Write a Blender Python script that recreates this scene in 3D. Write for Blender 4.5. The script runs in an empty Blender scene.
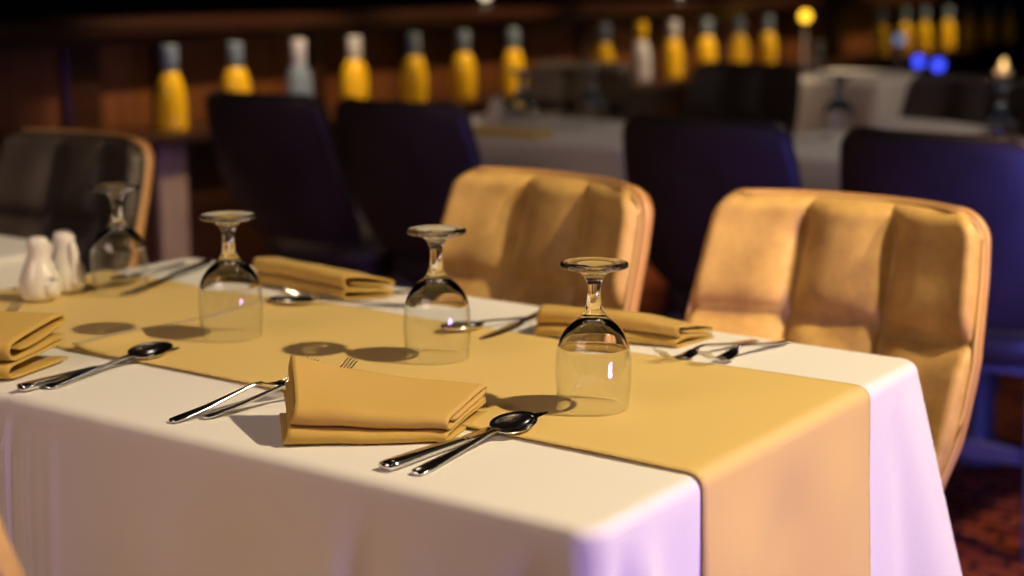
import bpy, bmesh, math, random
from mathutils import Vector, Matrix, noise
random.seed(7)
PI = math.pi
SC = bpy.context.scene
COL = SC.collection

# ------------------------------------------------------------------ materials
def new_mat(name):
    m = bpy.data.materials.new(name); m.use_nodes = True
    nt = m.node_tree; nt.nodes.clear()
    out = nt.nodes.new('ShaderNodeOutputMaterial')
    return m, nt, out

def pbr(name, col, rough=.6, metal=0., spec=.5, sheen=0., var=None, vscale=6., bump=0., bscale=60., coat=0., aniso=0., trans=0.):
    """principled surface; var = second colour mixed in by noise; bump = fine relief"""
    m, nt, out = new_mat(name)
    b = nt.nodes.new('ShaderNodeBsdfPrincipled')
    b.inputs['Base Color'].default_value = (*col, 1)
    b.inputs['Roughness'].default_value = rough
    b.inputs['Metallic'].default_value = metal
    b.inputs['Specular IOR Level'].default_value = spec
    b.inputs['Sheen Weight'].default_value = sheen
    b.inputs['Coat Weight'].default_value = coat
    b.inputs['Transmission Weight'].default_value = trans
    tc = nt.nodes.new('ShaderNodeTexCoord')
    if var:
        n = nt.nodes.new('ShaderNodeTexNoise'); n.inputs['Scale'].default_value = vscale
        n.inputs['Detail'].default_value = 6; n.inputs['Roughness'].default_value = .6
        r = nt.nodes.new('ShaderNodeValToRGB')
        r.color_ramp.elements[0].position = .32; r.color_ramp.elements[1].position = .68
        r.color_ramp.elements[0].color = (*var, 1); r.color_ramp.elements[1].color = (*col, 1)
        nt.links.new(tc.outputs['Object'], n.inputs['Vector'])
        nt.links.new(n.outputs['Fac'], r.inputs['Fac'])
        nt.links.new(r.outputs['Color'], b.inputs['Base Color'])
    if bump:
        n = nt.nodes.new('ShaderNodeTexNoise'); n.inputs['Scale'].default_value = bscale
        n.inputs['Detail'].default_value = 4
        bp = nt.nodes.new('ShaderNodeBump'); bp.inputs['Strength'].default_value = bump
        bp.inputs['Distance'].default_value = .004
        nt.links.new(tc.outputs['Object'], n.inputs['Vector'])
        nt.links.new(n.outputs['Fac'], bp.inputs['Height'])
        nt.links.new(bp.outputs['Normal'], b.inputs['Normal'])
    nt.links.new(b.outputs['BSDF'], out.inputs['Surface'])
    return m

def emit(name, col, s):
    m, nt, out = new_mat(name)
    e = nt.nodes.new('ShaderNodeEmission'); e.inputs['Color'].default_value = (*col, 1); e.inputs['Strength'].default_value = s
    nt.links.new(e.outputs[0], out.inputs['Surface'])
    return m

def glass(name, col=(1, 1, 1), ior=1.47):
    m, nt, out = new_mat(name)
    g = nt.nodes.new('ShaderNodeBsdfGlass'); g.inputs['Color'].default_value = (*col, 1)
    g.inputs['IOR'].default_value = ior; g.inputs['Roughness'].default_value = 0
    nt.links.new(g.outputs[0], out.inputs['Surface'])
    return m

def thin_glass(name):
    m, nt, out = new_mat(name)
    t = nt.nodes.new('ShaderNodeBsdfTransparent'); t.inputs['Color'].default_value = (.975, .98, .98, 1)
    g = nt.nodes.new('ShaderNodeBsdfGlossy'); g.inputs['Roughness'].default_value = .02
    lw = nt.nodes.new('ShaderNodeLayerWeight'); lw.inputs['Blend'].default_value = .5
    pw = nt.nodes.new('ShaderNodeMath'); pw.operation = 'POWER'; pw.inputs[1].default_value = 4.5
    ad = nt.nodes.new('ShaderNodeMath'); ad.operation = 'MULTIPLY_ADD'; ad.inputs[1].default_value = .90; ad.inputs[2].default_value = .04
    mx = nt.nodes.new('ShaderNodeMixShader'); L = nt.links.new
    L(lw.outputs['Facing'], pw.inputs[0]); L(pw.outputs[0], ad.inputs[0]); L(ad.outputs[0], mx.inputs[0])
    L(t.outputs[0], mx.inputs[1]); L(g.outputs[0], mx.inputs[2]); L(mx.outputs[0], out.inputs['Surface'])
    return m

def wood(name, c1, c2, rough=.35, axis='Z', scale=3.):
    m, nt, out = new_mat(name)
    b = nt.nodes.new('ShaderNodeBsdfPrincipled'); b.inputs['Roughness'].default_value = rough
    tc = nt.nodes.new('ShaderNodeTexCoord'); mp = nt.nodes.new('ShaderNodeMapping')
    mp.inputs['Scale'].default_value = {'X': (.6, 9, 9), 'Y': (9, .6, 9), 'Z': (9, 9, .6)}[axis]
    n = nt.nodes.new('ShaderNodeTexNoise'); n.inputs['Scale'].default_value = scale; n.inputs['Detail'].default_value = 8
    r = nt.nodes.new('ShaderNodeValToRGB')
    r.color_ramp.elements[0].position = .3; r.color_ramp.elements[1].position = .7
    r.color_ramp.elements[0].color = (*c1, 1); r.color_ramp.elements[1].color = (*c2, 1)
    L = nt.links.new
    L(tc.outputs['Object'], mp.inputs['Vector']); L(mp.outputs[0], n.inputs['Vector']); L(n.outputs['Fac'], r.inputs['Fac'])
    L(r.outputs['Color'], b.inputs['Base Color']); L(b.outputs[0], out.inputs['Surface'])
    return m

def floor_mat():
    m, nt, out = new_mat('patterned_carpet')
    b = nt.nodes.new('ShaderNodeBsdfPrincipled'); b.inputs['Roughness'].default_value = .95
    b.inputs['Specular IOR Level'].default_value = .1
    tc = nt.nodes.new('ShaderNodeTexCoord')
    n = nt.nodes.new('ShaderNodeTexNoise'); n.inputs['Scale'].default_value = 3.5; n.inputs['Detail'].default_value = 2
    mix = nt.nodes.new('ShaderNodeMixRGB'); mix.inputs['Fac'].default_value = .06
    br = nt.nodes.new('ShaderNodeTexBrick'); br.inputs['Scale'].default_value = 5.5
    br.inputs['Color1'].default_value = (.30, .075, .02, 1); br.inputs['Color2'].default_value = (.16, .03, .012, 1)
    br.inputs['Mortar'].default_value = (.02, .006, .008, 1); br.inputs['Mortar Size'].default_value = .045
    br.inputs['Mortar Smooth'].default_value = .6
    L = nt.links.new
    L(tc.outputs['Object'], n.inputs['Vector']); L(tc.outputs['Object'], mix.inputs['Color1']); L(n.outputs['Color'], mix.inputs['Color2'])
    L(mix.outputs[0], br.inputs['Vector']); L(br.outputs['Color'], b.inputs['Base Color']); L(b.outputs[0], out.inputs['Surface'])
    return m

M = dict(
    cloth=pbr('white_linen', (.80, .78, .76), .85, spec=.15, sheen=.1, bump=.15, bscale=14),
    runner=pbr('gold_satin', (.74, .53, .175), .62, spec=.25, sheen=.15, bump=.10, bscale=18),
    napkin=pbr('gold_napkin_cloth', (.58, .375, .085), .65, spec=.25, sheen=.15, bump=.15, bscale=40),
    browncloth=pbr('brown_linen', (.26, .14, .08), .85, spec=.1),
    hem=pbr('gold_stitched_hem', (.58, .35, .075), .7, spec=.2),
    steel=pbr('polished_steel', (.78, .78, .80), .15, metal=1.),
    glass=glass('clear_glass'),
    thinglass=thin_glass('thin_clear_glass'),
    dimglass=glass('smoky_glass', (.86, .92, 1.)),
    porcelain=pbr('glazed_porcelain', (.80, .76, .70), .22, spec=.5, coat=.3),
    pepper=pbr('dark_holes', (.03, .025, .02), .6),
    tan=pbr('tan_suede_leather', (.66, .42, .135), .5, spec=.35, var=(.36, .20, .07), vscale=13, bump=.12, bscale=90),
    tanpipe=pbr('tan_leather_piping', (.55, .34, .14), .45, spec=.4),
    tanback=pbr('brown_leather_shell', (.42, .22, .09), .3, spec=.5),
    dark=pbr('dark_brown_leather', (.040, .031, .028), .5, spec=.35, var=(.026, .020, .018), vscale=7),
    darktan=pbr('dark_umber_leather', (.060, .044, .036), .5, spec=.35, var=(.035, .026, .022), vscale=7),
    metal=pbr('black_painted_steel', (.10, .10, .12), .35, spec=.5),
    white=pbr('white_crockery', (.75, .72, .68), .35),
    wood_dark=wood('dark_mahogany', (.022, .008, .004), (.05, .018, .008), .3, 'Y'),
    wood_panel=wood('mahogany_panel', (.10, .032, .010), (.21, .075, .02), .4, 'Z'),
    wood_table=wood('table_board', (.10, .05, .02), (.2, .1, .04), .4, 'X'),
    postpale=pbr('pale_limed_wood', (.40, .30, .19), .6, var=(.28, .2, .12), vscale=10),
    bottle=pbr('yellow_bottle_glass', (.95, .56, .015), .25, spec=.5),
    bottleneck=pbr('grey_capsule_foil', (.20, .26, .32), .4, spec=.5),
    bottlepale=pbr('pale_bottle_label', (.62, .60, .62), .5),
    wall=pbr('navy_wall_paint', (.010, .011, .022), .8),
    ceil=pbr('black_ceiling_paint', (.006, .006, .01), .9),
    floor=floor_mat(),
    blue=emit('blue_led_glow', (.05, .08, 1.), 2.2),
    iceblue=emit('pale_blue_glow', (.35, .5, .8), .45),
    amber=emit('amber_lamp_glow', (1., .55, .03), 3.2),
    warmwhite=emit('warm_white_glow', (1., .80, .55), 1.6),
    flame=emit('candle_flame_glow', (1., .6, .2), 3.),
)

# ------------------------------------------------------------------ helpers
def link_bm(name, bm, mat, parent=None, smooth=True, loc=None, recalc=True):
    if recalc: bmesh.ops.recalc_face_normals(bm, faces=bm.faces[:])
    me = bpy.data.meshes.new(name); bm.to_mesh(me); bm.free()
    me.materials.append(mat)
    if smooth:
        for p in me.polygons: p.use_smooth = True
    o = bpy.data.objects.new(name, me); COL.objects.link(o)
    if parent: o.parent = parent
    if loc: o.location = loc
    return o

def tag(o, label, cat, group=None, kind=None):
    if label: o['label'] = label
    if cat: o['category'] = cat
    if group: o['group'] = group
    if kind: o['kind'] = kind
    return o

def thing(name, label, cat, loc=(0, 0, 0), rz=0., group=None):
    o = bpy.data.objects.new(name, None); COL.objects.link(o)
    o.location = loc; o.rotation_euler = (0, 0, rz); o.empty_display_size = .05
    return tag(o, label, cat, group)

def dup(root, label, loc, rz=0., group=None, mats=None, scale=None):
    r = root.copy(); COL.objects.link(r); r.location = loc; r.rotation_euler = (0, 0, rz)
    if scale: r.scale = (scale,)*3
    if label: r['label'] = label
    if group: r['group'] = group
    def rec(src, dst):
        for ch in list(src.children):
            c = ch.copy(); COL.objects.link(c); c.parent = dst
            if mats and c.type == 'MESH':
                key = ch.name.split('.')[0]
                mm = mats.get(key, mats.get('*'))
                if mm:
                    c.material_slots[0].link = 'OBJECT'; c.material_slots[0].material = mm
            rec(ch, c)
    rec(root, r)
    if mats and r.type == 'MESH' and mats.get('*'):
        r.material_slots[0].link = 'OBJECT'; r.material_slots[0].material = mats['*']
    return r

def box(bm, x0, x1, y0, y1, z0, z1, bev=0., seg=2):
    v = [bm.verts.new(p) for p in ((x0,y0,z0),(x1,y0,z0),(x1,y1,z0),(x0,y1,z0),(x0,y0,z1),(x1,y0,z1),(x1,y1,z1),(x0,y1,z1))]
    f = [bm.faces.new([v[i] for i in q]) for q in ((0,3,2,1),(4,5,6,7),(0,1,5,4),(1,2,6,5),(2,3,7,6),(3,0,4,7))]
    if bev:
        es = list({e for q in f for e in q.edges})
        bmesh.ops.bevel(bm, geom=es, offset=bev, segments=seg, affect='EDGES', profile=.5)

def rings(bm, rs, cap=True, closed=True):
    """skin a list of rings of points"""
    V = [[bm.verts.new(p) for p in r] for r in rs]
    n = len(V[0])
    for a, b in zip(V, V[1:]):
        for i in range(n if closed else n-1):
            j = (i+1) % n
            try: bm.faces.new((a[i], a[j], b[j], b[i]))
            except ValueError: pass
    if cap and closed:
        bm.faces.new(V[0][::-1]); bm.faces.new(V[-1])
    return V

def lathe(bm, prof, n=48, cap=False, cx=0, cy=0):
    V = []
    for r, z in prof:
        if r < 1e-6: V.append([bm.verts.new((cx, cy, z))])
        else: V.append([bm.verts.new((cx+r*math.cos(2*PI*i/n), cy+r*math.sin(2*PI*i/n), z)) for i in range(n)])
    for a, b in zip(V, V[1:]):
        for i in range(n):
            j = (i+1) % n
            if len(a) == 1 and len(b) == 1: continue
            if len(a) == 1: bm.faces.new((a[0], b[j], b[i]))
            elif len(b) == 1: bm.faces.new((a[i], a[j], b[0]))
            else: bm.faces.new((a[i], a[j], b[j], b[i]))
    if cap:
        if len(V[0]) > 1: bm.faces.new(V[0][::-1])
        if len(V[-1]) > 1: bm.faces.new(V[-1])

def tube(bm, pts, r, n=10):
    rs = []
    for k, p in enumerate(pts):
        p = Vector(p); a = Vector(pts[max(k-1, 0)]); b = Vector(pts[min(k+1, len(pts)-1)])
        t = (b-a).normalized(); up = Vector((0, 0, 1)) if abs(t.z) < .9 else Vector((0, 1, 0))
        u = t.cross(up).normalized(); w = u.cross(t)
        rr = r[k] if isinstance(r, (list, tuple)) else r
        rs.append([p + u*rr*math.cos(2*PI*i/n) + w*rr*math.sin(2*PI*i/n) for i in range(n)])
    rings(bm, rs)

def catmull(ctrl, per=8):
    P = [ctrl[0]] + list(ctrl) + [ctrl[-1]]; out = []
    for i in range(1, len(P)-2):
        for k in range(per):
            t = k/per
            out.append(tuple(.5*((2*b)+(-a+c)*t+(2*a-5*b+4*c-d)*t*t+(-a+3*b-3*c+d)*t**3) for a, b, c, d in zip(P[i-1], P[i], P[i+1], P[i+2])))
    out.append(tuple(ctrl[-1])); return out

def interp(tab, x):
    if x <= tab[0][0]: return tab[0][1]
    for (a, b), (c, d) in zip(tab, tab[1:]):
        if x <= c: return b+(d-b)*(x-a)/(c-a)
    return tab[-1][1]

def sst(a, b, x):
    t = min(1, max(0, (x-a)/(b-a))); return t*t*(3-2*t)

def gau(x, c, w): return math.exp(-((x-c)/w)**2)

# ------------------------------------------------------------------ room
def plane_struct(name, x0, x1, y0, y1, z0, z1, mat):
    bm = bmesh.new(); box(bm, x0, x1, y0, y1, z0, z1)
    return tag(link_bm(name, bm, mat, smooth=False), None, None, None, 'structure')
plane_struct('floor', -7.2, 4, -3, 12.2, -.1, 0, M['floor'])
plane_struct('ceiling', -7.2, 4, -3, 12.2, 2.9, 3.0, M['ceil'])
plane_struct('wall_left', -7.2, -7.0, -3, 12.0, 0, 2.9, M['wall'])
plane_struct('wall_back', -7.0, 4, 12.0, 12.2, 0, 2.9, M['wall'])

# ------------------------------------------------------------------ table, cloths, runners
TZ = .745                                  # wooden top
X1, Y0, Y1, XL = -.631, 1.008, 1.711, -1.822

def D_end(y, h):
    """how far the cloth of the near end face stands out at height h below the top"""
    g = sst(0, .10, h)
    d = .04*h
    d += g*(-.021*gau(y, Y0+.047, .017) + .012*gau(y, Y0+.085, .016) - .004*gau(y, 1.14, .03))
    d += g*(.006*math.sin((y-1.2)*31)+.004*math.sin((y-1.1)*17)) * (1 if 1.17 < y < 1.55 else .6)
    d += .24*h*gau(y, Y1, .085) + g*(-.010*gau(y, Y1-.085, .022))
    return d

def D_front(x, h):
    g = sst(0, .12, h)
    d = .025*h + g*(-.024*gau(x, X1-.055, .020) + .006*gau(x, X1-.19, .03) - .010*gau(x, X1-.235, .018) + .004*gau(x, X1-.27, .02))
    d += g*(.003*math.sin(x*19)+.0025*math.sin(x*33+1))
    d += sst(0, .05, h)*(.012*gau(x, -1.350, .006) - .005*gau(x, -1.333, .007) + .004*gau(x, -1.318, .006) - .003*gau(x, -1.303, .008) + .003*gau(x, -1.283, .008))
    return d

def D_far(x, h):
    g = sst(0, .2, h)
    return .06*h + g*.008*math.sin(x*22) + .16*h*gau(x, X1, .09)

def D_left(y, h): return .03*h + sst(0, .2, h)*.006*math.sin(y*25)

def rr_path(x0, x1, y0, y1, rc, start, n=40, nc=8):
    """points around a table top: front edge, near end, far edge; or the mirror of it for the left cloth"""
    pts = []
    def line(a, b, nx, ny, m):
        for k in range(m):
            t = k/m; pts.append((a[0]+(b[0]-a[0])*t, a[1]+(b[1]-a[1])*t, nx, ny))
    def corner(cx, cy, a0, a1):
        for k in range(nc):
            a = a0+(a1-a0)*k/nc; pts.append((cx+rc*math.cos(a), cy+rc*math.sin(a), math.cos(a), math.sin(a)))
    if start == 'right':
        line((x0, y0), (x1-rc, y0), 0, -1, n*3); corner(x1-rc, y0+rc, -PI/2, 0)
        line((x1, y0+rc), (x1, y1-rc), 1, 0, n*3); corner(x1-rc, y1-rc, 0, PI/2)
        line((x1-rc, y1), (x0, y1), 0, 1, n); pts.append((x0, y1, 0, 1))
    elif start == 'left':
        line((x1, y1), (x0+rc, y1), 0, 1, n); corner(x0+rc, y1-rc, PI/2, PI)
        line((x0, y1-rc), (x0, y0+rc), -1, 0, n*2); corner(x0+rc, y0+rc, PI, 1.5*PI)
        line((x0+rc, y0), (x1, y0), 0, -1, n); pts.append((x1, y0, 0, -1))
    else:
        line((x0+rc, y0), (x1-rc, y0), 0, -1, n); corner(x1-rc, y0+rc, -PI/2, 0)
        line((x1, y0+rc), (x1, y1-rc), 1, 0, n); corner(x1-rc, y1-rc, 0, PI/2)
        line((x1-rc, y1), (x0+rc, y1), 0, 1, n); corner(x0+rc, y1-rc, PI/2, PI)
        line((x0, y1-rc), (x0, y0+rc), -1, 0, n); corner(x0+rc, y0+rc, PI, 1.5*PI)
    return pts

def cloth_mesh(path, ztop, drop, disp, edge_r=.014, closed=False, inner=.0195):
    bm = bmesh.new()
    hs = [0, .02, .04, .065, .09, .12, .15, .19, .24, .30, .37, .44]
    hs = [h*drop/.44 for h in hs]
    rs = []
    for px, py, nx, ny in path:
        col = [(px-nx*inner, py-ny*inner, ztop)]
        for k in range(6):
            a = PI/2*k/5
            col.append((px-nx*edge_r*(1-math.sin(a)), py-ny*edge_r*(1-math.sin(a)), ztop-edge_r*(1-math.cos(a))))
        for h in hs[1:]:
            d = disp(px, py, nx, ny, h)
            col.append((px+nx*d, py+ny*d, ztop-edge_r-h))
        rs.append(col)
    V = [[bm.verts.new(p) for p in c] for c in rs]
    n = len(V)
    for i in range(n if closed else n-1):
        j = (i+1) % n
        for k in range(len(V[0])-1):
            bm.faces.new((V[i][k], V[j][k], V[j][k+1], V[i][k+1]))
    bm.faces.new([c[0] for c in V])
    return bm

def disp_main(px, py, nx, ny, h):
    wx, wy = max(nx, 0), abs(ny)
    d = 0.; s = nx*nx
    d += s*D_end(py, h) if nx > 0 else s*D_left(py, h)
    d += (1-s)*(D_front(px, h) if ny < 0 else D_far(px, h))
    return d

tb = thing('dining_table', 'rectangular dining table laid for guests under white cloth and gold runner', 'table', (-1.233, 1.341, 0))
bm = bmesh.new(); box(bm, -.575, .575, -.317, .317, .715, TZ, .004); link_bm('tabletop', bm, M['wood_table'], tb, False)
def pedestal(t, hx, hy, cy=0.):
    bm = bmesh.new(); lathe(bm, [(.10, .0), (.10, .012), (.05, .03), (.036, .06), (.032, .60), (.05, .69), (.11, .713), (.11, .7145)], 32, True, 0, cy); link_bm('pedestal', bm, M['metal'], t)
pedestal(tb, .5, .25, -.11)

ZA, ZB = .7500, .7485
bm = cloth_mesh(rr_path(XL, -1.30, Y0+.001, Y1-.001, .03, 'left'), ZB, .245, disp_main)
o = link_bm('tablecloth', bm, M['cloth']); tag(o, 'white tablecloth under the salt shakers, tucked beneath the neighbouring cloth', 'tablecloth', 'white cloths of the laid table')
bm = cloth_mesh(rr_path(-1.352, X1, Y0, Y1, .028, 'right'), ZA, .245, disp_main)
o = link_bm('tablecloth', bm, M['cloth']); tag(o, 'white tablecloth hanging over near table corner with violet tinted folds', 'tablecloth', 'white cloths of the laid table')

RY0, RY1 = 1.181, 1.540
def runner_grid(xa, xb, z, ends, name, label, fold_lift=0., hemflip=False):
    """a strip of gold cloth along the table; ends: which end hangs down"""
    bm = bmesh.new(); ny = 40; cols = []
    path = []                              # (x, z, h) along the strip
    r = .0145
    if ends == 'right':
        for k in range(60):
            path.append((xa+(xb-r-xa)*k/59, z, None))
        for k in range(1, 7):
            a = PI/2*k/6; path.append((xb-r*(1-math.sin(a)), z-r*(1-math.cos(a)), 0.))
        for k in range(1, 24): path.append((xb, z-r-.232*k/23, .232*k/23))
    else:
        for k in range(1, 16): path.append((xa, z-r-.22+.22*(k-1)/15, .22-.22*(k-1)/15))
        for k in range(6):
            a = PI/2*(1-k/6); path.append((xa+r*(1-math.sin(a)), z-r*(1-math.cos(a)), 0.))
        for k in range(30): path.append((xa+r+(xb-xa-r)*k/29, z, None))
    V = []
    for x, zz, h in path:
        row = []
        for j in range(ny+1):
            t = j/ny; y = RY0+(RY1-RY0)*t
            wob = .004*math.sin(x*9+.5)*(t-.2) + .003*math.sin(x*17)*t
            px, py, pz = x, y+wob, zz
            if h is not None:
                if ends == 'right': px += D_end(y, h)+.003
                else: px -= D_left(y, h)+.003
                if ends == 'right': py += -.02*h*(1-t) + .03*h*t
            else:
                e = min(abs(t), abs(1-t))
                pz += .0012*sst(.05, 0, e)*(.5+.5*math.sin(x*14)) + .0010*max(0, noise.noise((x*7, y*7, 3)))
                if fold_lift and ends == 'right':
                    u = (x-xa)
                    pz += fold_lift*sst(.035, 0, u)*(.55+.45*math.sin(t*7+.8))
            row.append(bm.verts.new((px, py, pz)))
        V.append(row)
    for a, b in zip(V, V[1:]):
        for j in range(ny): bm.faces.new((a[j], a[j+1], b[j+1], b[j]))
    bmesh.ops.recalc_face_normals(bm, faces=bm.faces[:])
    # give the cloth its thickness
    for f in bm.faces:
        pass
    ext = bmesh.ops.solidify(bm, geom=bm.faces[:], thickness=.0012)
    o = link_bm(name, bm, M['runner'])
    return tag(o, label, 'table runner', 'gold table runners')
ra = runner_grid(-1.83, -1.40, ZB+.0024, 'left', 'table_runner', 'gold table runner under the salt shakers, its end tucked below')
rb = runner_grid(-1.456, X1+.0, ZA+.0032, 'right', 'table_runner', 'gold table runner hanging down the near end of the laid table', fold_lift=.006)

# ------------------------------------------------------------------ glassware
TOPA, TOPB, TOPC = ZA+.0046, ZB+.0038, ZA+.0004      # surfaces things rest on: runner A, runner B, bare cloth
BOWL_OUT = [(.0360, .0006), (.0366, .010), (.0378, .025), (.0381, .038), (.0374, .052), (.0354, .0635), (.0318, .0725), (.0262, .0806), (.0196, .0868), (.0142, .0914), (.0104, .0962)]
BOWL_IN = [(.0, .0878), (.006, .0873), (.0118, .0848), (.0180, .0812), (.0245, .0764), (.0299, .0698), (.0336, .0615), (.0357, .0515), (.0367, .038), (.0365, .024), (.0355, .010), (.0350, .0006)]
STEM = [(.0104, .0962), (.0083, .102), (.0073, .109), (.0068, .115), (.0069, .1205), (.0078, .1262), (.0095, .1305), (.0122, .1340)]
FOOT = [(.0122, .1340), (.0158, .1366), (.0208, .1387), (.0268, .1402), (.0316, .1412), (.0334, .1424), (.0338, .1440), (.0333, .1455), (.0318, .1459), (.024, .1451), (.012, .1441), (.0, .1438)]
def goblet(label, loc, group, mat=M['glass']):
    t = thing('wine_glass', label, 'wine glass', loc, 0, group)
    bm = bmesh.new(); prof = BOWL_IN + [(.0353, .0)] + [(.0357, .0)] + BOWL_OUT
    lathe(bm, catmull(BOWL_IN, 4) + [(.0353, .0001), (.0357, .0001)] + catmull(BOWL_OUT, 4), 72)
    bo = link_bm('bowl', bm, mat, t); bo.data.materials.append(M['thinglass'])
    for f in bo.data.polygons:
        if max(bo.data.vertices[v].co.z for v in f.vertices) < .0625: f.material_index = 1
    bm = bmesh.new(); lathe(bm, catmull(STEM, 4), 72); link_bm('stem', bm, mat, t, recalc=False)
    bm = bmesh.new(); lathe(bm, catmull(FOOT, 4), 72); link_bm('foot', bm, mat, t, recalc=False)
    return t
GG = 'upturned wine glasses on the gold runner'
g1 = goblet('upturned wine glass nearest the hanging runner end, in front of rolled napkin', (-.824, 1.310, TOPA), GG)
dup(g1, 'upturned wine glass between the two tan chairs and the wedge-folded napkin', (-1.079, 1.385, TOPA), 1., GG)
dup(g1, 'upturned wine glass beside the runner seam, in front of loaf-shaped napkin', (-1.346, 1.329, TOPA), 2., GG)
dup(g1, 'upturned wine glass standing right behind the white salt shakers', (-1.668, 1.440, TOPB), 3., GG)

# ------------------------------------------------------------------ cutlery
def loft(bm, st, n=14, p=2.6):
    """st: (x, half width, half thickness, z centre, y centre)"""
    rs = []
    for x, w, h, z, y in st:
        r = []
        for i in range(n):
            a = 2*PI*i/n; c, s = math.cos(a), math.sin(a)
            r.append((x, y+w*math.copysign(abs(c)**(2/p), c), z+h*math.copysign(abs(s)**(2/p), s)))
        rs.append(r)
    rings(bm, rs)

def knife(label, loc, rz, group):
    t = thing('table_knife', label, 'knife', loc, rz, group)
    bm = bmesh.new()
    loft(bm, [(0, .003, .0015, .004, 0), (.002, .0082, .0038, .0043, 0), (.012, .0088, .0041, .0043, 0), (.05, .0078, .0038, .0043, 0), (.085, .0066, .0032, .004, 0), (.104, .0060, .0026, .004, 0), (.110, .0040, .0018, .0038, 0)])
    link_bm('handle', bm, M['steel'], t)
    bm = bmesh.new()
    loft(bm, [(.108, .0042, .0014, .0036, 0), (.118, .0070, .0010, .0034, .001), (.15, .0084, .0009, .003, .002), (.19, .0088, .0008, .0024, .002), (.222, .0078, .0007, .002, .0012), (.238, .0050, .0006, .0018, -.001), (.244, .0012, .0004, .0017, -.004)])
    link_bm('blade', bm, M['steel'], t)
    return t

def spoon(label, loc, rz, group, lift=.004):
    t = thing('table_spoon', label, 'spoon', loc, rz, group)
    bm = bmesh.new()
    loft(bm, [(0, .003, .0008, .0016, 0), (.003, .0074, .0018, .0020, 0), (.02, .0080, .0020, .0024, 0), (.06, .0058, .0016, .004+lift*.4, 0), (.10, .0034, .0018, .005+lift*.8, 0), (.13, .0030, .0020, .0072+lift, 0), (.144, .0036, .0018, .0078+lift, 0), (.153, .005, .0014, .0080+lift, 0)])
    link_bm('handle', bm, M['steel'], t)
    bm = bmesh.new()
    n, L, W = 28, .037, .0215
    cx, zr = .186, .0088+lift
    def pt(r, a, off):
        c, s = math.cos(a), math.sin(a)
        ww = W*(1-.10*c)
        return (cx+L*r*c, ww*r*s, zr-.0085*(1-r*r)**.8+off+.0015*c*r)
    for off, flip in ((0, 0), (-.0011, 1)):
        ctr = bm.verts.new(pt(0, 0, off)); prev = None; first = None
        for k in range(1, 9):
            ring = [bm.verts.new(pt(k/8, 2*PI*i/n, off)) for i in range(n)]
            for i in range(n):
                j = (i+1) % n
                if prev is None: bm.faces.new((ctr, ring[i], ring[j]))
                else: bm.faces.new((prev[i], ring[i], ring[j], prev[j]))
            prev = ring
        if not flip: top = prev
        else:
            for i in range(n):
                j = (i+1) % n; bm.faces.new((top[i], prev[i], prev[j], top[j]))
    link_bm('bowl', bm, M['steel'], t)
    return t

def fork(label, loc, rz, group, tilt=0.):
    t = thing('table_fork', label, 'fork', loc, rz, group)
    t.rotation_euler = (0, -tilt, rz)
    bm = bmesh.new()
    loft(bm, [(0, .003, .0010, .0020, 0), (.003, .0078, .0020, .0024, 0), (.018, .0086, .0023, .0028, 0), (.05, .0064, .0020, .005, 0), (.09, .0036, .0019, .0105, 0), (.115, .0030, .0020, .0135, 0), (.128, .0034, .0018, .0125, 0)])
    link_bm('handle', bm, M['steel'], t)
    bm = bmesh.new()
    def zc(x): return interp([(.126, .0127), (.137, .0085), (.15, .0048), (.163, .0036), (.178, .0060), (.193, .0130), (.204, .0215)], x)
    loft(bm, [(x, w, .0011, zc(x), 0) for x, w in ((.126, .0034), (.131, .006), (.137, .0095), (.145, .0115), (.155, .0122), (.1605, .0120))])
    for k in range(4):
        y = (k-1.5)*.0066
        loft(bm, [(x, .0019*(1-.5*max(0, (x-.16)/.045)), .0011, zc(x), y) for x in (.158, .164, .171, .178, .186, .193, .199, .203)] + [(.2055, .0005, .0004, zc(.2055), y)], 8, 2)
    link_bm('head', bm, M['steel'], t)
    return t

def ang(a, b): return math.atan2(b[1]-a[1], b[0]-a[0])
KN, SP, FO = 'table knives', 'table spoons', 'table forks'
# nearest setting: knife and spoon right of the wedge napkin
k1 = knife('table knife under a spoon, right of the wedge-folded napkin', (-.866, 1.034, TOPC+.0004), ang((-.866, 1.034), (-.853, 1.275)), KN)
s1 = spoon('table spoon resting on a knife right of the wedge-folded napkin', (-.836, 1.040, TOPC+.001), ang((-.836, 1.040), (-.845, 1.219)), SP, .0030)
s1.rotation_euler[0] = .16; s1.scale = (.86,)*3
dup(k1, 'table knife under a spoon, beside the olive napkin', (-1.349, 1.024, TOPC+.0004), ang((-1.349, 1.024), (-1.356, 1.27)), KN)
s2 = dup(s1, 'table spoon resting on a knife beside the olive napkin', (-1.335, 1.047, TOPC+.001), ang((-1.335, 1.047), (-1.350, 1.184)), SP); s2.rotation_euler[0] = .16
f1 = fork('table fork farther from the spoons, handle end under the wedge-folded napkin', (-1.134, 1.033, TOPC), ang((-1.134, 1.033), (-1.106, 1.178)), FO, .095)
f1.scale = (.86,)*3
fa = dup(f1, 'table fork under the middle of the wedge-folded napkin, tines beyond its back', (-1.119, 1.061, TOPC), ang((-1.119, 1.061), (-1.073, 1.205)), FO); fa.rotation_euler = (0, -.095, fa.rotation_euler[2])
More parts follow.
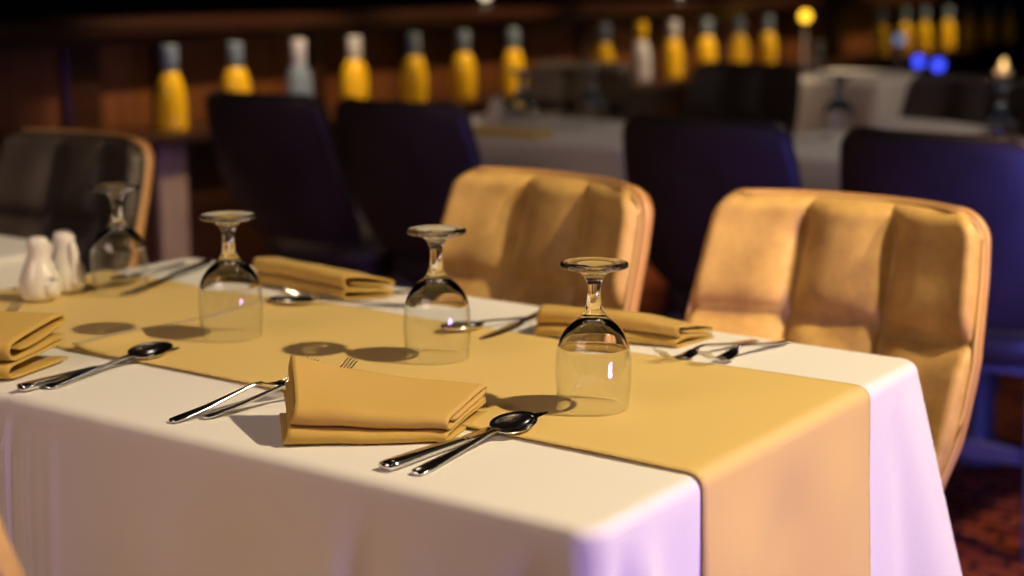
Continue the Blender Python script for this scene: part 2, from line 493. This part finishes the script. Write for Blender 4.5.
# far setting: forks beside the rolled napkin
fb = dup(f1, 'table fork with tines toward the glass, right beside the rolled napkin end', (-.826, 1.676, TOPC), ang((-.826, 1.676), (-.856, 1.53)), FO); fb.rotation_euler = (0, 0, fb.rotation_euler[2]); fb.scale = (.85,)*3
fc = dup(f1, 'table fork crossing another, its handle pointing at the table corner', (-.793, 1.694, TOPC+.002), ang((-.793, 1.694), (-.815, 1.52)), FO); fc.rotation_euler = (0, 0, fc.rotation_euler[2]); fc.scale = (.85,)*3
dup(k1, 'table knife beyond the middle wine glass, left of the rolled napkin', (-1.118, 1.70, TOPC+.0004), ang((-1.118, 1.70), (-1.095, 1.476)), KN)
dup(s1, 'table spoon lying left of the rolled napkin beyond the middle glass', (-1.10, 1.668, TOPC), ang((-1.10, 1.668), (-1.145, 1.50)), SP)
# far left setting
fd = dup(f1, 'table fork half hidden by the end of the loaf-shaped napkin', (-1.345, 1.67, TOPC), ang((-1.345, 1.67), (-1.43, 1.565)), FO); fd.rotation_euler = (0, 0, fd.rotation_euler[2]); fd.scale = (.85,)*3
dup(s1, 'table spoon lying right of the loaf-shaped napkin', (-1.285, 1.60, TOPC), ang((-1.285, 1.60), (-1.42, 1.51)), SP)
dup(k1, 'table knife on the runner left of the loaf-shaped napkin', (-1.720, 1.655, TOPB), ang((-1.720, 1.655), (-1.66, 1.47)), KN)
dup(s1, 'table spoon left of the loaf-shaped napkin beside a knife', (-1.755, 1.64, TOPB), ang((-1.755, 1.64), (-1.70, 1.46)), SP)
# near left setting
fe = dup(f1, 'table fork whose tines show behind the olive napkin', (-1.60, 1.04, TOPC), ang((-1.60, 1.04), (-1.585, 1.25)), FO); fe.rotation_euler = (0, -.11, fe.rotation_euler[2])
ff = dup(f1, 'table fork tucked under the olive napkin, nearest the shakers', (-1.64, 1.04, TOPC), ang((-1.64, 1.04), (-1.645, 1.25)), FO); ff.rotation_euler = (0, -.11, ff.rotation_euler[2])

# ------------------------------------------------------------------ napkins
def napkin(label, loc, rz, L, W, hs, back, front, skew, group, seed=0, mirror=False, z0=0., endroll=1., mat=M['napkin']):
    """cloth folded back and forth: a thick fold on top of a thinner one, ends open so that the layers show.
    hs / back / front: functions of u in 0..1 (height scale, extra lift of the back edge, forward shift of the upper fold)"""
    t = thing('folded_napkin', label, 'napkin', loc, rz, group)
    def sheet(path, name, th):
        bm = bmesh.new(); n = 34; rs = []
        for i in range(n+1):
            u = i/n
            P = []
            for v, z in path:
                vv = v*W; zz = z*hs(u)
                zz += back(u)*(max(0, v)**1.3)*(z/.036)**.7 if z > 0 else 0
                vv -= front(u)*(z/.036)
                vv += .002*noise.noise((u*4, v*3, z*60+seed))
                zz = max(.0014, zz + .0016*noise.noise((u*5+7, v*3, z*40+seed)))
                du = (skew*(v-.5)*(u-.5) if u > .5 else (-.05*(v-.5)+.075*z/.036)*(1-2*u)*(1 if skew > .4 else .3)) + .003*noise.noise((v*6, z*90, seed+u))
                P.append(((u+du)*L*(-1 if mirror else 1), vv, zz+z0))
            # offset both ways for thickness
            up, dn = [], []
            for k, p in enumerate(P):
                a = P[max(k-1, 0)]; b = P[min(k+1, len(P)-1)]
                ty, tz = b[1]-a[1], b[2]-a[2]; l = math.hypot(ty, tz) or 1
                ny, nz = -tz/l*th, ty/l*th
                up.append((p[0], p[1]+ny, p[2]+nz)); dn.append((p[0], p[1]-ny, p[2]-nz))
            rs.append(up+dn[::-1])
        V = rings(bm, rs, cap=False)
        m = len(path)
        for row in (V[0], V[-1]):               # close the cut ends layer by layer
            for k in range(m-1):
                try: bm.faces.new((row[k], row[k+1], row[2*m-2-k], row[2*m-1-k]))
                except ValueError: pass
        o = link_bm(name, bm, mat, t)
        return o
    def arc(cv, cz, rv, rz_, a0, a1, n=7): return [(cv+rv*math.cos(a0+(a1-a0)*k/n), cz+rz_*math.sin(a0+(a1-a0)*k/n)) for k in range(n+1)]
    low = [(1.0, .0016), (.7, .0016), (.4, .0016), (.16, .0016)] + arc(.09, .0078, .09, .0062, -PI/2, -1.5*PI) + [(.3, .0145), (.55, .0145), (.8, .0142), (.98, .0138)]
    upp = [(.97, .0185), (.8, .0182), (.5, .0180), (.25, .0182)] + arc(.13, .0268, .10, .0086, -PI/2, -1.5*PI) + [(.3, .0362), (.5, .0368), (.75, .0366), (.92, .0355)] + arc(.95, .0312, .05, .0042, PI/2, -PI/2, 5) + [(.8, .0262), (.5, .0252), (.3, .0252), (.21, .0262)]
    sheet(low, 'lower_fold', .0013); sheet(upp, 'upper_fold', .0015)
    return t
NG = 'folded gold napkins'
a1 = math.radians(43)
napkin('gold napkin folded in a wedge, its layered end raised, over two forks', (-.992, 1.033, TOPC), math.radians(40), .178, .098,
       lambda u: .86+.20*(1-u)**2-.20*u, lambda u: .020*(1-u)**1.4+.008, lambda u: -.003*(1-u), .5, NG, 1)
napkin('olive-gold napkin with rolled end beside a spoon and knife, tines behind it', (-1.592, .930, TOPC), math.radians(31), .243, .095,
       lambda u: 1.05+.1*u, lambda u: .022*(1-.3*u), lambda u: .002, .25, NG, 5)
napkin('gold napkin in a long roll behind the nearest wine glass', (-1.058, 1.545, TOPC), math.radians(16), .192, .068,
       lambda u: 1.0-.25*sst(.5, 1, u), lambda u: -.012, lambda u: .006*sst(.4, 1, u), .3, NG, 9)
napkin('gold napkin in a loaf-shaped roll lying beyond the runner seam', (-1.575, 1.598, TOPC), math.radians(-6), .205, .066,
       lambda u: 1.02-.1*sst(.6, 1, u), lambda u: -.012, lambda u: .003, .3, NG, 14)

# ------------------------------------------------------------------ shakers
def shaker(label, loc, rz, lobe_h):
    t = thing('salt_shaker', label, 'salt shaker', loc, rz, 'white porcelain shakers')
    bm = bmesh.new()
    lathe(bm, catmull([(.0, .0005), (.017, .0005), (.0235, .004), (.0262, .013), (.0250, .025), (.0208, .037), (.0162, .048), (.0138, .056), (.0139, .063), (.0142, .069), (.0128, .0745), (.0085, .0785), (.0, .080)], 4), 40)
    link_bm('body', bm, M['porcelain'], t)
    bm = bmesh.new()
    pts = [(.0175, -.010, .012), (.0180, -.0095, .024), (.0170, -.0085, lobe_h*.7), (.0145, -.0072, lobe_h)]
    tube(bm, catmull([(.0170, -.0100, .0035), *pts, (.0138, -.0070, lobe_h+.004)], 4), [r for (r,) in catmull([(.004,), (.0112,), (.0105,), (.0070,), (.0050,), (.0012,)], 4)], 14)
    link_bm('arm', bm, M['porcelain'], t)
    bm = bmesh.new()
    for a in range(5):
        c = (.0042*math.cos(a*2*PI/5), .0042*math.sin(a*2*PI/5), .0792)
        bmesh.ops.create_uvsphere(bm, u_segments=8, v_segments=6, radius=.0010, matrix=Matrix.Translation(c))
    link_bm('pouring_holes', bm, M['pepper'], t)
    return t
s_a = shaker('white porcelain shaker with short arm, casting a shadow off the table end', (-1.718, 1.346, TOPB), .45, .036); s_a.scale = (1.07,)*3
s_b = shaker('white porcelain shaker with tall arm, touching the farthest wine glass', (-1.734, 1.402, TOPB), .45, .062); s_b.scale = (1.07,)*3

# ------------------------------------------------------------------ chairs
def chair_proto(label, loc, rz, group, mats):
    """quilted shell chair; local: faces -y, back at +y"""
    t = thing('dining_chair', label, 'chair', loc, rz, group)
    yb = catmull([(.485, .222), (.51, .248), (.566, .284), (.646, .325), (.73, .355), (.80, .380), (.85, .395), (.884, .402)], 8)
    ybt = [(z, y) for z, y in yb]
    top, rc, zb = .884, .042, .487
    def hw(z):
        w = interp([(.487, .165), (.53, .190), (.60, .205), (.70, .208), (.80, .200), (.884, .190)], z)
        dz = z-(top-rc)
        if dz > 0: w = w-rc+math.sqrt(max(0, rc*rc-dz*dz))
        return w
    zs = [zb+(top-rc-zb)*k/30 for k in range(31)] + [top-rc+rc*math.sin(PI/2*k/10) for k in range(1, 11)]
    na = 84
    gx = [-1., -.335, .335, 1.]; gz = [.487, .722, .884]
    def cell(x, g):
        for a, b in zip(g, g[1:]):
            if x <= b: s = (x-a)/(b-a); return min(1, max(0, s))
        return 1.
    def fall(d, w): return math.sqrt(max(0, 1-(1-min(1, max(0, d)/w))**2))
    def pillow(a, z):
        for k in range(3):
            if a <= gx[k+1] or k == 2: break
        e1 = fall(a-gx[k], .09 if k == 0 else .30)*fall(gx[k+1]-a, .09 if k == 2 else .30)
        q = 0 if z <= gz[1] else 1
        e2 = fall(z-gz[q], .03 if q == 0 else .05)*fall(gz[q+1]-z, .05 if q == 0 else .022)
        e1 += (1-e1)*.6*sst(top-.05, top, z)
        return e1*e2
    def edge_in(a, z, d):                     # point on the outline shrunk a little
        return a
    def P(a, z, y_off): return (a*hw(z), interp(ybt, z)-.042*abs(a)**2.4+y_off, z)
    # front cushion
    bm = bmesh.new(); V = []
    for z in zs:
        V.append([bm.verts.new(P((-1+2*i/na)*.982, zb+.003+(z-zb)*(top-zb-.006)/(top-zb), .004-.038*pillow(-1+2*i/na, z))) for i in range(na+1)])
    for r0, r1 in zip(V, V[1:]):
        for i in range(na): bm.faces.new((r0[i], r0[i+1], r1[i+1], r1[i]))
    link_bm('backrest', bm, mats[0], t)
    # shell behind, with a rounded rim
    bm = bmesh.new(); loops = []
    out = [(-1, z) for z in zs] + [(-1+2*i/24, top) for i in range(1, 24)] + [(1, z) for z in zs[::-1]] + [(1-2*i/24, zb) for i in range(1, 24)]
    def ringpts(k, yo, sh):
        r = []
        for a, z in out:
            zz = zb+(z-zb)*1.0
            x, y, z2 = P(a, zz, yo)
            cx = x*(1-sh/.2); cz = z2+(-(sh) if z2 > .8 else 0)*max(0, (z2-.8)/.084)
            r.append((cx, y, cz))
        return r
    Rr = [ringpts(0, .006, .006), ringpts(0, .002, .003), ringpts(0, .003, -.001), ringpts(0, .010, -.0025), ringpts(0, .022, 0.), ringpts(0, .030, .009)]
    rings(bm, Rr, cap=False)
    Vb = []
    for z in zs:
        Vb.append([bm.verts.new((lambda p: (p[0], p[1]+.008*(1-abs(-1+2*i/na)**2), p[2]))(P((-1+2*i/na)*.955, zb+(z-zb)*(top-.010-zb)/(top-zb), .030))) for i in range(na+1)])
    for r0, r1 in zip(Vb, Vb[1:]):
        for i in range(na): bm.faces.new((r0[i], r1[i], r1[i+1], r0[i+1]))
    link_bm('back_shell', bm, mats[2], t)
    # piping just inside the rim
    bm = bmesh.new()
    pp = []
    for a, z in [(-1, z) for z in zs] + [(-1+2*i/24, top) for i in range(1, 24)] + [(1, z) for z in zs[::-1]]:
        x, y, z2 = P(a, z, -.002)
        pp.append((x*.985, y, z2-.003*max(0, (z2-.8)/.084)))
    tube(bm, pp, .0028, 8); link_bm('piping', bm, mats[1], t)
    # seat: rounded cushion
    bm = bmesh.new(); rs = []
    def seat_ring(z, sh):
        r = []
        for i in range(48):
            a = 2*PI*i/48; c, s = math.cos(a), math.sin(a)
            x = (.215-sh)*math.copysign(abs(c)**.5, c); y = (.215-sh)*math.copysign(abs(s)**.5, s)
            r.append((x*(1-.08*(y > 0)*y/.215), y+.01, z-.012*(y > .1)*(y-.1)/.1))
        return r
    rings(bm, [seat_ring(.415, .05), seat_ring(.42, .015), seat_ring(.44, .002), seat_ring(.46, 0), seat_ring(.478, .006), seat_ring(.484, .02), seat_ring(.486, .06), seat_ring(.487, .12)])
    link_bm('seat', bm, mats[0], t)
    bm = bmesh.new()
    box(bm, -.17, .17, -.17, .18, .385, .418, .004); link_bm('seat_frame', bm, mats[3], t, False)
    bm = bmesh.new(); box(bm, -.16, .16, .163, .187, .200, .235, .003); link_bm('stretcher', bm, mats[3], t, False)
    for sx in (-1, 1):
        for sy in (-1, 1):
            bm = bmesh.new(); x0, y0 = sx*.158, sy*.163+.012; x1, y1 = sx*.172, sy*.178+.012
            rings(bm, [[(x+dx*w, y+dy*w, z) for dx, dy in ((-1, -1), (1, -1), (1, 1), (-1, 1))] for x, y, z, w in ((x0, y0, .415, .014), (x0, y0, .39, .014), (x1, y1, .0, .0115))])
            link_bm('leg', bm, mats[3], t, False)
    return t
TAN = (M['tan'], M['tanpipe'], M['tanback'], M['metal'])
CG = 'quilted chairs around the tables'
ch = chair_proto('large tan quilted leather chair at the table corner beside hanging runner', (-.852, 1.62, 0), 0, CG, TAN)
dup(ch, 'tan quilted leather chair behind the middle wine glass, half in shade', (-1.376, 1.595, 0), -.19, CG)
dup(ch, 'tan leather chair cut off by the lower left frame corner, only its top showing', (-1.016, .936, 0), PI, CG)
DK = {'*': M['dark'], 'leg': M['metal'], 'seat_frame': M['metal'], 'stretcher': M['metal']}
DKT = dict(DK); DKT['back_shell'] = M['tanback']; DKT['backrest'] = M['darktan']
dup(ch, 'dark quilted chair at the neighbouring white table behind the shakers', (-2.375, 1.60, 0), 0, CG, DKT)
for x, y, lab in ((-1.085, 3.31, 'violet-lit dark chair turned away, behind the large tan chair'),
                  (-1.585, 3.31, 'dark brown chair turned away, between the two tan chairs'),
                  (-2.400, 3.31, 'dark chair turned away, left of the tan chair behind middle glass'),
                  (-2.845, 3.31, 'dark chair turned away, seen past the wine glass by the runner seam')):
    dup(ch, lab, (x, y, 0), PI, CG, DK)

# ------------------------------------------------------------------ other tables
def bg_table(x0, x1, y0, y1, label, clabel, group, drop=.245, amp=.008, mat=M['cloth']):
    t = thing('dining_table', label, 'table', ((x0+x1)/2, (y0+y1)/2, 0), 0, group)
    hx, hy = (x1-x0)/2-.02, (y1-y0)/2-.02
    bm = bmesh.new(); box(bm, -hx, hx, -hy, hy, .715, TZ, .003); link_bm('tabletop', bm, M['wood_table'], t, False)
    pedestal(t, hx, hy)
    f = lambda px, py, nx, ny, h: .03*h + sst(0, .2, h)*amp*math.sin((px*ny*ny+py*nx*nx)*27)
    bm = cloth_mesh(rr_path(x0, x1, y0, y1, .03, 'all', 14, 5), ZA, drop, f, closed=True)
    o = link_bm('tablecloth', bm, mat)
    tag(o, clabel, 'tablecloth', 'white cloths of the other tables')
BT = 'other tables in the dining room'
bg_table(-3.0, -2.03, .99, 1.672, 'dining table under the white cloth cut off by the left frame edge', 'white tablecloth with a rounded corner right behind the shakers', BT)
bg_table(-2.95, -2.06, 3.40, 4.06, 'dining table behind the tan chair at the middle glass', 'white tablecloth seen just above the half-shaded tan chair', BT)
bg_table(-1.86, -.66, 3.46, 4.15, 'dining table behind the violet-lit dark chair', 'white tablecloth behind the violet-lit dark chair', BT)
bg_table(-3.0, -2.49, 6.10, 6.80, 'dining table standing farthest back in the middle of the room', 'grey-looking tablecloth with a bright end, farther back above the dark chairs', BT)
bg_table(-2.13, -1.15, 5.42, 6.25, 'dining table with the candle on it', 'brown tablecloth under the glowing candle', BT, mat=M['browncloth'])

# row of far chairs, very dark
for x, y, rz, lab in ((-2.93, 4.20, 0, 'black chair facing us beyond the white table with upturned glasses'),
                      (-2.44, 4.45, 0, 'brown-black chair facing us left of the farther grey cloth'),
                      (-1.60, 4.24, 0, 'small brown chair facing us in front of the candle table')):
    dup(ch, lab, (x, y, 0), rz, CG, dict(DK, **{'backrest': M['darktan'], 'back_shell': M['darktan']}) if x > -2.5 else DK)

# glassware and linen on those tables
TG = 'glasses on the other tables'
DM = {'*': M['dimglass']}
for x, y, rz, lab in ((-2.40, 3.80, 0, 'upturned glass right on the white table above the half-shaded chair'),
                      (-2.52, 3.62, 0, 'upturned glass beside the white cone on the farther table'),
                      (-1.72, 3.93, 0, 'upturned bluish glass at the edge of the table behind the dark chairs'),
                      (-1.275, 3.88, 0, 'upturned sparkling glass at far right above the violet-lit chair'),
                      (-2.83, 6.25, 0, 'small upturned glass on the farther grey-looking cloth'),
                      (-1.52, 5.85, 0, 'small upturned glass right of the candle')):
    dup(g1, lab, (x, y, ZA+.0006), 0, TG, DM, scale=1.15 if y < 4 else 1.)
LG = 'linen and dishes on the other tables'
napkin('pale folded napkin mound on the table behind the violet-lit chair', (-1.62, 3.93, ZA+.0006), math.radians(10), .26, .14, lambda u: 1.2-.5*u*u, lambda u: .01, lambda u: 0., .2, LG, 21, mat=M['white'])
napkin('small pinkish-white napkin beside the sparkling glass', (-1.45, 3.78, ZA+.0006), math.radians(20), .12, .07, lambda u: .9, lambda u: 0., lambda u: 0., .2, LG, 25, mat=M['white'])
bm = bmesh.new()
lathe(bm, [(.0, 0), (.034, 0), (.033, .01), (.026, .05), (.017, .085), (.010, .098), (.0, .1)], 24)
o = link_bm('napkin_cone', bm, M['white'], None, True, (-2.575, 3.58, ZA+.0006)); tag(o, 'white cone-folded napkin beside an upturned glass on the farther table', 'napkin', LG)
bm = bmesh.new(); box(bm, -.12, .12, -.05, .05, 0, .02, .006)
o = link_bm('folded_runner', bm, M['runner'], None, True, (-2.48, 3.50, ZA+.0006)); tag(o, 'folded gold cloth lying in front of the white cone on the farther table', 'napkin', LG)

# candle
t = thing('candle', 'short white candle glowing in a dish on the farther table', 'candle', (-1.88, 5.72, ZA+.0006))
bm = bmesh.new(); lathe(bm, [(0, 0), (.05, 0), (.06, .012), (.055, .014), (.045, .006), (0, .006)], 28); link_bm('dish', bm, M['white'], t)
bm = bmesh.new(); lathe(bm, [(0, .006), (.028, .006), (.028, .085), (.024, .09), (0, .086)], 24); link_bm('wax', bm, M['porcelain'], t)
bm = bmesh.new(); lathe(bm, [(0, .086), (.008, .094), (.010, .104), (.005, .122), (0, .13)], 12); link_bm('flame', bm, M['flame'], t)

# ------------------------------------------------------------------ bar counter with bottles
t = thing('bar_counter', 'long dark wooden bar counter with a moulded rail behind the yellow bottles', 'counter', (-3.5, 6.4, 0))
yA, yB = -4.4, 4.6
bm = bmesh.new(); box(bm, -.12, .0, yA, yB, 0, .985); link_bm('front_panel', bm, M['wood_panel'], t, False)
bm = bmesh.new(); box(bm, -.16, .07, yA, yB, .985, 1.005, .004); box(bm, -.17, .10, yA, yB, 1.005, 1.055, .012); link_bm('top_rail', bm, M['wood_dark'], t, False)
bar = t
t = thing('bottle_shelf', 'long dark wooden ledge in front of the bar carrying yellow bottles', 'shelf', (-3.5, 6.4, 0))
bm = bmesh.new(); box(bm, .024, .30, yA, yB, .725, .757, .006); link_bm('ledge', bm, M['wood_dark'], t, False)
bm = bmesh.new(); box(bm, .024, .24, yA, yB, .0, .7245); link_bm('ledge_base', bm, M['wood_dark'], t, False)
for y in (2.91, 3.21, 3.86, 4.34, 5.0, 5.45, 6.0, 6.6, 7.2, 7.9, 8.7, 9.5):
    bm = bmesh.new(); w = .06 if y < 3 else .035
    box(bm, .0, .022, y-6.4-w, y-6.4+w, .757, .984, .004); link_bm('stile', bm, M['wood_dark'], bar, False)
bm = bmesh.new(); box(bm, .2405, .262, 3.0-6.4-.05, 3.0-6.4+.05, .0, .722, .004); link_bm('pale_post', bm, M['postpale'], t, False)

def bottle(label, loc, group, kind):
    b = thing('yellow_bottle', label, 'bottle', loc, 0, group)
    k = kind
    body = [(0, 0), (.038, 0), (.0425, .004), (.0425, .05), (.040, .09), (.034, .125), (.024, .150), (.019, .156)]
    if k == 1: body = [(0, 0), (.034, 0), (.040, .006), (.043, .04), (.044, .075), (.040, .115), (.030, .145), (.019, .156)]
    bm = bmesh.new(); lathe(bm, catmull(body, 3), 28); link_bm('body', bm, M['bottle'], b)
    bm = bmesh.new(); lathe(bm, [(.019, .156), (.021, .160), (.022, .18), (.022, .222), (.020, .228), (0, .228)], 24); link_bm('neck', bm, M['bottleneck'], b)
    return b
BG = 'yellow bottles lined up on the bar ledge'
b0 = bottle('yellow bottle with grey neck, farthest left above the pale post', (-3.30, 3.06, .7575), BG, 0)
b1 = bottle('yellow bottle standing right of the bottle above the pale post', (-3.30, 3.31, .7575), BG, 1)
BL = [(3.575, 0, 'pale bottle with grey body between two yellow bottles', 'pale'), (3.83, 1, 'yellow bottle with pale neck right of the grey bottle', 'paleneck'),
      (4.125, 1, 'yellow bottle in the middle of the row left of a sparkling light', None), (4.395, 1, 'brightest yellow bottle above the dark chair and white cone', None),
      (4.69, 0, 'yellow bottle above the white cone on the farther table', None), (5.30, 0, 'yellow bottle right of the wide gap in the row', None),
      (5.58, 0, 'bottle with a pale lower body, right of the wide gap', 'palelow'), (5.84, 0, 'yellow bottle with pinkish pale neck', 'paleneck'),
      (6.13, 1, 'yellow bottle in the farther half, above the brown-black chair', None), (6.43, 0, 'dim yellow bottle left of the amber lamp', None),
      (6.71, 1, 'yellow bottle directly below the amber lamp', None), (8.04, 0, 'dim yellow bottle first right of the amber lamp', None), (8.36, 1, 'bright small yellow bottle right of the amber lamp', None),
      (8.65, 0, 'small yellow bottle above the pale blue light', None), (9.02, 0, 'small dim yellow bottle above the left blue light', None),
      (9.37, 1, 'small yellow bottle above the right blue light', None), (9.72, 0, 'small faint bottle farthest right but one', None), (10.1, 0, 'small amber bottle farthest right in the row', None)]
for y, k, lab, sp in BL:
    mats = None
    if sp == 'pale': mats = {'body': M['bottleneck'], 'neck': M['bottlepale']}
    if sp == 'paleneck': mats = {'neck': M['bottlepale']}
    if sp == 'palelow': mats = {'body': M['bottlepale'], 'neck': M['bottle']}
    dup(b1 if k else b0, lab, (-3.30, y, .7575 if y < 7.5 else .7575), 0, BG, mats)

# small lamps
def globe_lamp(label, loc, r, mat, stem=.06, group='small glowing lamps'):
    l = thing('globe_lamp', label, 'lamp', loc, 0, group)
    bm = bmesh.new(); lathe(bm, [(0, 0), (r*.9, 0), (r*.9, .008), (r*.2, .014), (r*.2, stem), (0, stem)], 20); link_bm('base', bm, M['metal'], l)
    bm = bmesh.new(); bmesh.ops.create_uvsphere(bm, u_segments=20, v_segments=12, radius=r, matrix=Matrix.Translation((0, 0, stem+r*.9))); link_bm('globe', bm, mat, l)
    return l
globe_lamp('amber glowing globe lamp above the row of bottles', (-3.24, 6.98, .7575), .026, M['amber'], .20)
globe_lamp('warm white globe on the bar rail above the middle bottles', (-3.5, 4.80, 1.0552), .022, M['warmwhite'], .03)
globe_lamp('warm white globe on the bar rail farther along, cut by frame top', (-3.5, 6.25, 1.0552), .022, M['warmwhite'], .03)
t = thing('side_cabinet', 'low black cabinet carrying the blue lights at the back', 'cabinet', (-2.2, 7.55, 0))
bm = bmesh.new(); box(bm, -.9, 1.2, -.2, .25, 0, .68, .01); link_bm('body', bm, M['metal'], t, False)
for k in range(3):
    bm = bmesh.new(); box(bm, -.87+k*.69, -.21+k*.69, -.215, -.2,   .04, .64, .004); d = link_bm('door', bm, M['wood_dark'], t, False)
    bm = bmesh.new(); box(bm, -.28+k*.69, -.26+k*.69, -.235, -.215, .22, .32, .004); link_bm('handle', bm, M['steel'], d, False)
globe_lamp('blue globe light, left of the two blue ones', (-2.88, 7.5, .6805), .026, M['blue'], .055)
globe_lamp('blue globe light, right of the two blue ones', (-2.78, 7.5, .6805), .028, M['blue'], .04)
globe_lamp('pale blue globe light on a tall stem above the blue lights', (-3.0, 7.55, .6805), .027, M['iceblue'], .155)

# ------------------------------------------------------------------ lights
def lamp(name, kind, loc, target, energy, col, **k):
    l = bpy.data.lights.new(name, kind); l.energy = energy; l.color = col
    for a, b in k.items(): setattr(l, a, b)
    o = bpy.data.objects.new(name, l); COL.objects.link(o); o.location = loc
    d = Vector(target)-Vector(loc); o.rotation_euler = d.to_track_quat('-Z', 'Y').to_euler()
    return o
key = lamp('ceiling_spot', 'SPOT', (.62, 1.93, 2.62), (-1.0, 1.35, .75), 298, (1., .79, .49), spot_size=math.radians(62), spot_blend=.5, shadow_soft_size=.035)
lamp('added_fill', 'AREA', (-1.6, -1.0, 2.75), (-1.3, 1.0, .6), 40, (1., .70, .60), size=1.6)  # added soft warm fill for the front cloth, not a known fixture
lamp('violet_wash', 'AREA', (1.9, 1.05, .45), (-.6, 1.3, .6), 8.5, (.50, .30, 1.), size=.5, spread=math.radians(70))
lamp('blue_wash', 'AREA', (-.46, 2.60, .62), (-.88, 3.0, .52), 4.0, (.14, .15, 1.), size=.2, spread=math.radians(110))
lamp('added_chair_spot', 'SPOT', (1.7, 1.78, 2.05), (-.85, 2.1, .93), 330, (1., .74, .36), spot_size=math.radians(19), spot_blend=.7, shadow_soft_size=.04)  # extra narrow spot, added to brighten the tan chair backs
for k, y in enumerate((3.4, 4.6, 5.8, 7.0, 8.6)):
    lamp('added_bottle_spot', 'SPOT', (-2.5, y, 2.5), (-3.3, y, .8), 190, (1., .72, .42), spot_size=math.radians(42), spot_blend=.6, shadow_soft_size=.05)  # added spots that light up the bottle row, no such fixtures known
lamp('table_spot', 'SPOT', (-.9, 5.0, 2.7), (-1.6, 3.9, .75), 50, (1., .80, .65), spot_size=math.radians(60), spot_blend=.8, shadow_soft_size=.1)
lamp('table_spot', 'SPOT', (-.9, 5.9, 2.5), (-2.5, 6.2, .75), 60, (1., .75, .6), spot_size=math.radians(50), spot_blend=.8, shadow_soft_size=.1)
lamp('added_floor_spot', 'SPOT', (.3, 2.7, 2.75), (-.85, 2.85, 0), 190, (1., .62, .40), spot_size=math.radians(32), spot_blend=.6, shadow_soft_size=.08)  # added warm spot to lift the floor between the chairs
for x, y in ((-3.4, .6), (-2.2, 2.6), (.6, .2), (-.6, -1.6), (1.7, 2.6)):
    lamp('added_glint_light', 'POINT', (x, y, 2.65), (0, 0, 0), 2.2, (1., .84, .66), shadow_soft_size=.11)  # added point lights giving glass and steel highlights, no known lamps
lamp('candle_glow', 'POINT', (-1.88, 5.66, .93), (0, 0, 0), .5, (1., .55, .2), shadow_soft_size=.02)

w = bpy.data.worlds.new('dim_room'); SC.world = w; w.use_nodes = True
bg = w.node_tree.nodes['Background']; bg.inputs[0].default_value = (.55, .45, .5, 1); bg.inputs[1].default_value = .015

# ------------------------------------------------------------------ camera
cam = bpy.data.cameras.new('camera'); co = bpy.data.objects.new('camera', cam); COL.objects.link(co)
co.location = (0, 0, 1.18)
co.rotation_euler = (math.radians(90-11.165), 0, math.radians(35.168))
cam.sensor_width = 36; cam.lens = 36*1597.4/1024; cam.clip_start = .05
cam.dof.use_dof = True; cam.dof.focus_distance = 1.55; cam.dof.aperture_fstop = 3.0
SC.camera = co
SC.view_settings.view_transform = 'Standard'; SC.view_settings.look = 'None'
SC.view_settings.exposure = 0; SC.view_settings.gamma = 1
SC.view_settings.use_curve_mapping = False
for o in list(SC.objects):
    if o.type == 'MESH' and o.parent and o.parent.name.startswith('wine_glass'): o.cycles.is_caustics_caster = True
    elif o.type == 'MESH': o.cycles.is_caustics_receiver = True
key.data.cycles.is_caustics_light = True
SC.cycles.max_bounces = 16; SC.cycles.transmission_bounces = 14; SC.cycles.transparent_max_bounces = 16
SC.cycles.sample_clamp_indirect = 4
SC.cycles.use_denoising = True
